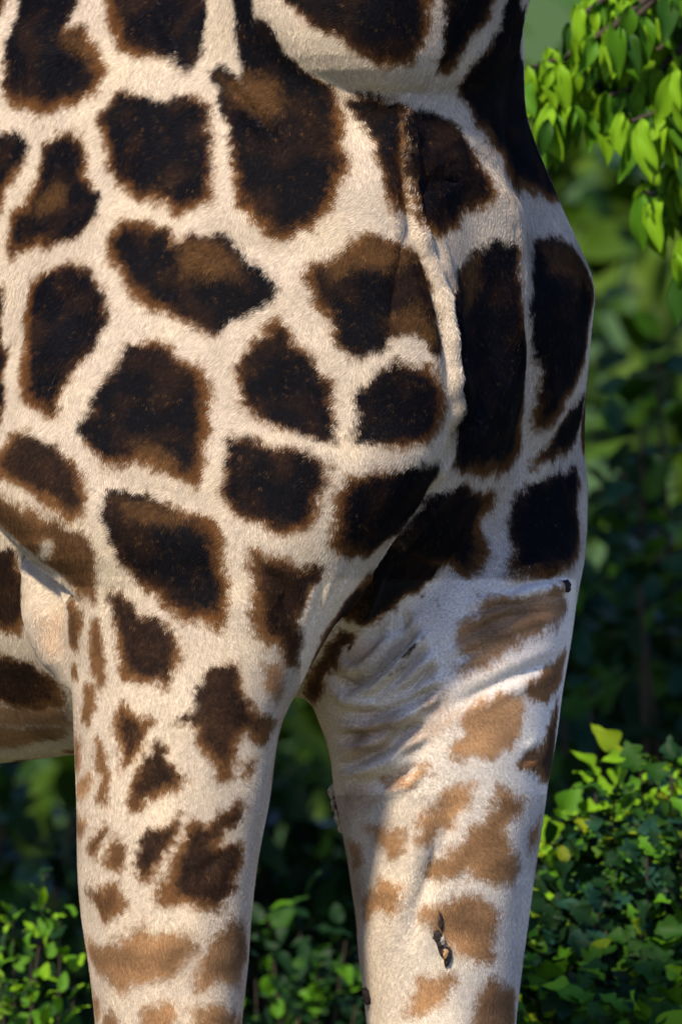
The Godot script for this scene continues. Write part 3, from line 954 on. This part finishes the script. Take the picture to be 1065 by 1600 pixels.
func leaf(width: float, fold: float, droop: float, lobes: int, wave: float) -> ArrayMesh:
	var st := SurfaceTool.new()
	st.begin(Mesh.PRIMITIVE_TRIANGLES)
	st.set_smooth_group(0)
	var rows := 8 if lobes == 0 else 18
	var pos := []
	for i in rows + 1:
		var t := float(i) / rows
		var w := width * pow(sin(PI * pow(t, 0.75)), 0.85) * 0.5 + 0.006
		if lobes > 0:
			w *= 0.5 + 0.55 * absf(cos(PI * lobes * t))
		var row := []
		for j in 5:
			var s := (j - 2) / 2.0
			row.append(Vector3(s * w, t - (0.05 * absf(s) * (1 if lobes else 0)), fold * absf(s) * w - droop * t * t + wave * sin(t * 9.0 + s * 2.0) * absf(s) * 0.05))
		pos.append(row)
	for i in rows:
		for j in 4:
			for q in [[i, j], [i + 1, j], [i, j + 1], [i, j + 1], [i + 1, j], [i + 1, j + 1]]:
				var rib := 1.15 if q[1] == 2 else 1.0
				st.set_color(Color(rib, rib, rib))
				st.add_vertex(pos[q[0]][q[1]])
	st.generate_normals()
	return st.commit()

func tube(pts: PackedVector3Array, r0: float, r1: float, sides := 6) -> ArrayMesh:
	var st := SurfaceTool.new()
	st.begin(Mesh.PRIMITIVE_TRIANGLES)
	st.set_smooth_group(0)
	st.set_color(Color.WHITE)
	var rings := []
	for i in pts.size():
		var d := (pts[mini(i + 1, pts.size() - 1)] - pts[maxi(i - 1, 0)]).normalized()
		var x := d.cross(Vector3(0.3, 0.1, 1.0)).normalized()
		var y := d.cross(x)
		var r := lerpf(r0, r1, float(i) / (pts.size() - 1))
		var ring := []
		for k in sides:
			ring.append(pts[i] + (x * cos(TAU * k / sides) + y * sin(TAU * k / sides)) * r)
		rings.append(ring)
	for i in pts.size() - 1:
		for k in sides:
			var k2 := (k + 1) % sides
			for q in [rings[i][k], rings[i + 1][k], rings[i][k2], rings[i][k2], rings[i + 1][k], rings[i + 1][k2]]:
				st.add_vertex(q)
	st.generate_normals()
	return st.commit()

func leafy(c: Color, back: Color) -> StandardMaterial3D:
	var m := matte(c, 0.55, back)
	m.metallic_specular = 0.22
	return m

func leaf_place(p: Vector3, along: Vector3, face: Vector3, size: float) -> Transform3D:
	var y := along.normalized()
	var x := y.cross(face).normalized()
	if x.length() < 0.5:
		x = y.cross(Vector3(0.3, 0.5, 0.8)).normalized()
	return Transform3D(Basis(x * size, y * size, x.cross(y) * size), p)

var bark: StandardMaterial3D
var greens := {}

# spots: [transform in the world, mesh, material]; those that show largest become leaves of their own
func dress(root: Node3D, spots: Array, most: int) -> void:
	var rank := []
	for s in spots:
		var tf: Transform3D = s[0]
		var q := seen_at(tf.origin)
		var shown := 1.0 if q.x > -30 and q.x < 1095 and q.y > -30 and q.y < 1630 else -10.0
		rank.append([shown * (tf.origin.z + 40.0) + tf.basis.y.length() * 4.0, s])
	rank.sort_custom(func(a, b): return a[0] > b[0])
	var rest := {}
	for i in rank.size():
		var s: Array = rank[i][1]
		var tf: Transform3D = s[0]
		tf.origin -= root.position
		if i < most:
			obj("leaf", s[1], s[2], root, tf)
		else:
			if not rest.has(s[1]):
				rest[s[1]] = {}
			if not rest[s[1]].has(s[2]):
				rest[s[1]][s[2]] = []
			rest[s[1]][s[2]].append(tf)
	for mesh in rest:
		for mat in rest[mesh]:
			scatter("foliage", mesh, mat, rest[mesh][mat], root)

func scatter(called: String, mesh: Mesh, mat: Material, places: Array, parent: Node) -> MultiMeshInstance3D:
	var mm := MultiMesh.new()
	mm.transform_format = MultiMesh.TRANSFORM_3D
	mm.use_colors = true
	mm.mesh = mesh
	mm.instance_count = places.size()
	for i in places.size():
		mm.set_instance_transform(i, places[i])
		var t := rng.randf_range(0.6, 1.25)
		mm.set_instance_color(i, Color(t * rng.randf_range(0.85, 1.2), t, t * rng.randf_range(0.8, 1.1)))
	var o := MultiMeshInstance3D.new()
	o.name = called
	o.multimesh = mm
	o.material_override = mat
	o.set_meta("kind", "stuff")
	parent.add_child(o, true)
	return o

func ball() -> Vector3:
	var v := Vector3(rng.randf_range(-1, 1), rng.randf_range(-1, 1), rng.randf_range(-1, 1))
	while v.length_squared() > 1.0:
		v = Vector3(rng.randf_range(-1, 1), rng.randf_range(-1, 1), rng.randf_range(-1, 1))
	return v

# a bush: stems fan out from the ground to tips, leaves stand along them
func bush(called: String, label: String, base: Vector3, tips: Array, per: int, size: float, meshes: Array, mats: Array, most: int, group := "", droop := 0.0, from := 0.35) -> Node3D:
	var root := thing(called, label, "bush", base, group)
	var spots := []
	for tip: Vector3 in tips:
		var b: Vector3 = base + Vector3(rng.randf_range(-0.08, 0.08), 0, rng.randf_range(-0.08, 0.08))
		var bend: Vector3 = (b + tip) * 0.5 + Vector3(rng.randf_range(-0.1, 0.1), 0.12, rng.randf_range(-0.1, 0.1))
		var pts := PackedVector3Array()
		for i in 9:
			var t := i / 8.0
			pts.append(b.lerp(bend, t).lerp(bend.lerp(tip, t), t) - base)
		obj("stem", tube(pts, size * 0.16, size * 0.04), bark, root)
		for k in per:
			var t := pow(rng.randf(), 0.6) * (1.0 - from) + from
			if k == 0:
				t = 1.0
			var p: Vector3 = b.lerp(bend, t).lerp(bend.lerp(tip, t), t)
			var out := ball().normalized() + Vector3(0, 0.25 - droop, 0.3) + (tip - base).normalized() * 0.5
			p += ball() * size * 0.8
			var face := Vector3(0, 1, 0.6) + ball() * 0.7
			spots.append([leaf_place(p, out, face, size * rng.randf_range(0.6, 1.25)), meshes[rng.randi() % meshes.size()], mats[rng.randi() % mats.size()]])
	dress(root, spots, most)
	return root

func plants() -> void:
	rng.seed = 77
	bark = matte(Color(0.04, 0.03, 0.02), 0.9)
	var g := func(c: Color, k := 0.5) -> StandardMaterial3D: return leafy(c, Color(c.r * 1.3, c.g * 1.3, c.b * 0.8).linear_to_srgb() * k)
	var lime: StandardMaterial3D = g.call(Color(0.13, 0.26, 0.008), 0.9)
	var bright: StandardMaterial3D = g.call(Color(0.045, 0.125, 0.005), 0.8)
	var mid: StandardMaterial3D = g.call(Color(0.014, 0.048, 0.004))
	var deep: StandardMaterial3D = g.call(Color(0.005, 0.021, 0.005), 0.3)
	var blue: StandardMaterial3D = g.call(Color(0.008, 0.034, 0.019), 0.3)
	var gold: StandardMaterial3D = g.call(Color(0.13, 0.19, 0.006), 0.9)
	var long_a := leaf(0.42, 0.4, 0.18, 0, 0.8)
	var long_b := leaf(0.34, 0.6, 0.35, 0, 1.2)
	var wide_a := leaf(0.66, 0.3, 0.12, 0, 0.8)
	var lobed_a := leaf(0.85, 0.3, 0.15, 3, 1.0)
	var lobed_b := leaf(0.75, 0.5, 0.3, 2, 1.0)

	# branch hanging into the upper corner
	var base := Vector3(1.25, 0.0, -2.2)
	var tree := thing("overhanging_tree", "small tree whose branch hangs bright green pointed leaves beside the giraffe's chest", "tree", base)
	obj("trunk", tube(PackedVector3Array([Vector3.ZERO, Vector3(-0.05, 1.0, 0.02), Vector3(0.02, 2.0, 0.0), Vector3(0.0, 3.2, 0.05)]), 0.07, 0.035, 10), bark, tree)
	var twigs := [
		[Vector2(1180, -160), Vector2(1080, -60), Vector2(960, 40), Vector2(880, 90), Vector2(832, 105)],
		[Vector2(1150, -100), Vector2(1080, 60), Vector2(1010, 130), Vector2(950, 150)],
		[Vector2(1160, 0), Vector2(1100, 200), Vector2(1060, 260), Vector2(1020, 280)],
		[Vector2(1160, 100), Vector2(1110, 330), Vector2(1066, 400)],
		[Vector2(1150, -60), Vector2(1060, 60), Vector2(980, 110), Vector2(900, 150), Vector2(850, 180)],
		[Vector2(1150, -40), Vector2(1085, 120), Vector2(1040, 170), Vector2(985, 190)],
		[Vector2(1160, 60), Vector2(1100, 270), Vector2(1050, 310), Vector2(1005, 300)],
		[Vector2(1100, -120), Vector2(1060, -40), Vector2(1000, 20), Vector2(930, 60)],
		[Vector2(1100, -90), Vector2(1010, -20), Vector2(940, 0), Vector2(900, 30)],
	]
	var spots := []
	for tw in twigs:
		var pts := PackedVector3Array([Vector3(1.25, 2.75, -2.2) - base])
		for q in tw:
			pts.append(at(q.x, q.y, -2.0 + rng.randf_range(-0.08, 0.08)) - base)
		obj("branch", tube(pts, 0.012, 0.003), bark, tree)
		for s in range(1, pts.size() - 1):
			for k in 16:
				var p: Vector3 = pts[s].lerp(pts[s + 1], rng.randf()) + base + ball() * 0.03
				var hang := Vector3(rng.randf_range(-0.45, 0.35), -1.0, rng.randf_range(-0.3, 0.4))
				spots.append([leaf_place(p, hang, Vector3(rng.randf_range(-0.8, 0.5), 0.4, 1.0), rng.randf_range(0.055, 0.095)), [long_a, long_b, long_b][rng.randi() % 3], [lime, lime, bright, bright, lime, lime, mid][rng.randi() % 7]])
	dress(tree, spots, 290)

	# low bush in front on the right
	var tips := []
	for q in [[1000, 1205, -0.9], [960, 1235, -0.85], [1050, 1195, -1.0], [905, 1290, -0.95], [880, 1330, -0.85], [1065, 1290, -0.8], [1010, 1330, -0.75], [940, 1380, -0.75], [870, 1440, -0.8], [1080, 1400, -0.75], [1000, 1450, -0.7], [920, 1500, -0.7], [1060, 1500, -0.68], [850, 1540, -0.75], [980, 1560, -0.66], [1100, 1240, -1.0], [840, 1420, -1.0], [900, 1400, -1.1], [1040, 1380, -1.1], [960, 1310, -1.1]]:
		tips.append(at(q[0], q[1], q[2] - 1.0))
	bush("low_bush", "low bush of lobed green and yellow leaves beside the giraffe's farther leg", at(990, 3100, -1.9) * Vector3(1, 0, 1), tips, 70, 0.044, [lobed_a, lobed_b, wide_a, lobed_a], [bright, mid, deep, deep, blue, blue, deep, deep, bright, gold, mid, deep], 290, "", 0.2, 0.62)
	tips = []
	for q in [[930, 1240, -2.3], [965, 1225, -2.3], [1000, 1250, -2.2], [1040, 1215, -2.3], [1070, 1200, -2.4], [985, 1300, -2.2], [935, 1310, -2.2], [890, 1335, -2.2], [1020, 1290, -2.2], [1075, 1270, -2.3], [870, 1300, -2.4]]:
		tips.append(at(q[0], q[1], q[2]))
	bush("yellow_bush", "yellow-green leaves of a bush topping the darker low one", at(1000, 3100, -2.5) * Vector3(1, 0, 1), tips, 12, 0.062, [lobed_a, lobed_b], [gold, lime, lime, bright], 140, "", 0.2, 0.9)
	tips = []
	for q in [[830, 1500, -1.6], [860, 1530, -1.6], [900, 1560, -1.55], [950, 1540, -1.6], [1000, 1500, -1.65], [1040, 1540, -1.6], [1065, 1480, -1.7], [985, 1580, -1.5], [1030, 1590, -1.5], [930, 1595, -1.5], [1010, 1430, -1.8]]:
		tips.append(at(q[0], q[1], q[2]))
	bush("lobed_plant", "light green lobed plant at the foot of the low dark bush", at(960, 3100, -1.7) * Vector3(1, 0, 1), tips, 26, 0.05, [lobed_a, lobed_b, wide_a], [lime, bright, bright, mid, mid, deep], 260, "", 0.2, 0.9)
	# sprigs on the left
	tips = []
	for q in [[75, 1365, -1.1], [20, 1420, -1.1], [95, 1440, -1.05], [-20, 1400, -1.2], [50, 1480, -1.0], [120, 1540, -1.05], [0, 1520, -1.0], [80, 1570, -0.95], [-30, 1500, -1.1]]:
		tips.append(at(q[0], q[1], q[2] - 1.5))
	bush("sprig_bush", "bush with upright sprigs of small yellow-green leaves below the giraffe's belly", at(40, 3100, -2.7) * Vector3(1, 0, 1), tips, 22, 0.034, [long_a, wide_a, long_b], [lime, lime, lime, bright, bright, mid, deep], 290, "", -0.3, 0.72)
	# between the legs
	tips = []
	for q in [[420, 1440, -2.2], [470, 1420, -2.4], [540, 1470, -2.2], [500, 1500, -2.1], [400, 1530, -2.1], [560, 1560, -2.1], [450, 1580, -2.0]]:
		tips.append(at(q[0], q[1], q[2] - 1.6))
	bush("thin_bush", "thin green bush seen between the giraffe's two forelegs", at(480, 3100, -3.9) * Vector3(1, 0, 1), tips, 30, 0.045, [long_a, wide_a], [bright, mid, deep, deep, deep], 200, "", 0.1, 0.7)
	# thicket behind: each bush its own
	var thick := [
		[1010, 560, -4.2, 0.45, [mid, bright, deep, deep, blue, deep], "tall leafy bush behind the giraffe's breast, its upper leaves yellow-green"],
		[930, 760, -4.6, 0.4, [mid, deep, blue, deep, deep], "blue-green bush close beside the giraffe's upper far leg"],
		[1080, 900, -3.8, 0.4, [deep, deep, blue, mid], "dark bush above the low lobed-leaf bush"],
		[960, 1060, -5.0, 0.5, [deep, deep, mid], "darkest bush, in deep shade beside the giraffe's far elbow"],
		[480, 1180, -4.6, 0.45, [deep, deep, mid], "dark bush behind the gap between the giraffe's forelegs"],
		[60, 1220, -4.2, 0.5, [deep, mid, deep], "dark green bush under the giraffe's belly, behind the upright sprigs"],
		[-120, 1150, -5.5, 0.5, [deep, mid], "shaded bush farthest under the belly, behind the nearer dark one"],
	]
	for t in thick:
		tips = []
		var top := at(t[0], t[1], t[2] - 3.5)
		for k in 26:
			var h := rng.randf()
			tips.append(Vector3(top.x + rng.randf_range(-1, 1) * t[3] * (1.25 - 0.5 * h), lerpf(0.9, top.y, pow(h, 0.6)), top.z + rng.randf_range(-0.5, 0.5)))
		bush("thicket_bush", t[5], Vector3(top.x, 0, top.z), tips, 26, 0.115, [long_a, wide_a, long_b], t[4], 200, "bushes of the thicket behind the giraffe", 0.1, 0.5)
	# an unseen tree, added overhead to keep the thicket in shade
	var big := thing("added_shade_tree", "large unseen tree added above the thicket so that its crown shades it", "tree", Vector3(3.4, 0, -5.5))
	obj("trunk", tube(PackedVector3Array([Vector3.ZERO, Vector3(0.1, 1.5, 0), Vector3(-0.1, 3.2, 0.1), Vector3(-0.3, 5.2, 0.2)]), 0.32, 0.18, 12), bark, big)
	for k in 6:
		var e := Vector3(-7.5 + k * 1.6, 5.4, rng.randf_range(-2.0, 2.5))
		obj("limb", tube(PackedVector3Array([Vector3(-0.2, 4.2, 0.15), e * 0.5 + Vector3(0, 2.4, 0), e]), 0.12, 0.03, 8), bark, big)
	var crown := []
	for k in 9000:
		var q := Vector3(rng.randf_range(-11.0, 2.0), rng.randf_range(4.3, 6.4), rng.randf_range(-5.0, 3.6))
		if wob.get_noise_3d(q.x * 0.03, q.y * 0.03, q.z * 0.03) > 0.42:
			continue
		crown.append(leaf_place(q, ball() + Vector3(0, -0.3, 0), Vector3(0, 1, 0) + ball() * 0.7, rng.randf_range(0.2, 0.34)))
	scatter("crown", wide_a, mid, crown, big)
	# sunlit growth far behind
	var far := []
	for k in 15000:
		var z := rng.randf_range(-20.0, -12.5)
		var y := 3.6 + sin(z * 2.0) * 0.3
		far.append(leaf_place(Vector3(rng.randf_range(-8.0, 8.0), rng.randf_range(0.0, y) , z), ball() + Vector3(0, -0.3, 0), Vector3(0, 1, 0.8) + ball(), rng.randf_range(0.12, 0.26)))
	var tl := scatter("undergrowth", wide_a, g.call(Color(0.032, 0.07, 0.003), 0.8), far, self)
	tl.set_meta("label", "blurred mass of sunlit yellow-green undergrowth far behind everything")
	tl.set_meta("category", "undergrowth")

func ground() -> void:
	var m := StandardMaterial3D.new()
	var noise := NoiseTexture2D.new()
	noise.width = 512
	noise.height = 512
	noise.seamless = true
	var fn := FastNoiseLite.new()
	fn.seed = 5
	fn.frequency = 0.02
	fn.fractal_octaves = 5
	noise.noise = fn
	var ramp := Gradient.new()
	ramp.colors = PackedColorArray([Color(0.05, 0.045, 0.02).linear_to_srgb(), Color(0.07, 0.085, 0.03).linear_to_srgb(), Color(0.12, 0.1, 0.06).linear_to_srgb()])
	ramp.offsets = PackedFloat32Array([0.2, 0.5, 0.85])
	noise.color_ramp = ramp
	m.albedo_texture = noise
	m.uv1_triplanar = true
	m.uv1_world_triplanar = true
	m.uv1_scale = Vector3(0.4, 0.4, 0.4)
	m.roughness = 0.95
	var p := PlaneMesh.new()
	p.size = Vector2(600, 600)
	var o := obj("ground", p, m, self)
	o.set_meta("kind", "structure")
	# a green rise behind
	var st := SurfaceTool.new()
	st.begin(Mesh.PRIMITIVE_TRIANGLES)
	st.set_smooth_group(0)
	st.set_color(Color(0.035, 0.065, 0.012))
	var f := func(i: int, j: int) -> Vector3:
		var t := j / 12.0
		return Vector3(i * 5.0 - 100.0, -0.2 + 14.0 * smoothstep(0.0, 1.0, t) * (1.0 + 0.15 * sin(i * 0.9)), -18.0 - t * 50.0)
	for i in 40:
		for j in 12:
			for q in [[i, j], [i + 1, j], [i, j + 1], [i + 1, j], [i + 1, j + 1], [i, j + 1]]:
				st.add_vertex(f.call(q[0], q[1]))
	st.generate_normals()
	var h := obj("hill", st.commit(), matte(Color.WHITE, 0.95), self)
	h.set_meta("kind", "structure")

func _ready() -> void:
	var cam := Camera3D.new()
	cam.name = "camera"
	cam.position = EYE
	cam.fov = rad_to_deg(2.0 * atan(800.0 / SPAN / 14.0))
	cam.near = 0.1
	cam.far = 400.0
	var lens := CameraAttributesPhysical.new()
	lens.frustum_focus_distance = 13.85
	lens.frustum_focal_length = 241.5
	lens.exposure_aperture = 6.0
	lens.frustum_far = 400.0
	lens.frustum_near = 0.1
	cam.attributes = lens
	add_child(cam)
	cam.fov = rad_to_deg(2.0 * atan(800.0 / SPAN / 14.0))
	cam.current = true
	var env := Environment.new()
	var sky := Sky.new()
	var sm := ProceduralSkyMaterial.new()
	sm.sky_top_color = Color(0.40, 0.54, 0.84)
	sm.sky_horizon_color = Color(0.78, 0.81, 0.84)
	sm.sky_curve = 0.15
	sm.ground_bottom_color = Color(0.16, 0.17, 0.1)
	sm.ground_horizon_color = Color(0.5, 0.52, 0.45)
	sky.sky_material = sm
	env.background_mode = Environment.BG_SKY
	env.sky = sky
	env.background_energy_multiplier = 1.15
	env.tonemap_mode = Environment.TONE_MAPPER_LINEAR
	env.tonemap_exposure = 1.76
	env.sdfgi_enabled = true
	env.ssao_enabled = true
	env.ssil_enabled = true
	var we := WorldEnvironment.new()
	we.name = "environment"
	we.environment = env
	add_child(we)
	var sun := DirectionalLight3D.new()
	sun.name = "sun"
	sun.light_energy = 1.5
	sun.light_color = Color(1.0, 0.945, 0.86)
	sun.light_angular_distance = 4.0
	sun.shadow_enabled = true
	add_child(sun)
	sun.look_at_from_position(Vector3(-0.36, 0.70, 0.62), Vector3.ZERO)
	rng.seed = 20
	wob.seed = 3
	wob.noise_type = FastNoiseLite.TYPE_SIMPLEX_SMOOTH
	wob.frequency = 28.0
	wob.fractal_type = FastNoiseLite.FRACTAL_NONE
	fine.seed = 9
	fine.noise_type = FastNoiseLite.TYPE_SIMPLEX
	fine.frequency = 160.0
	fine.fractal_type = FastNoiseLite.FRACTAL_NONE
	ground()
	giraffe()
	plants()
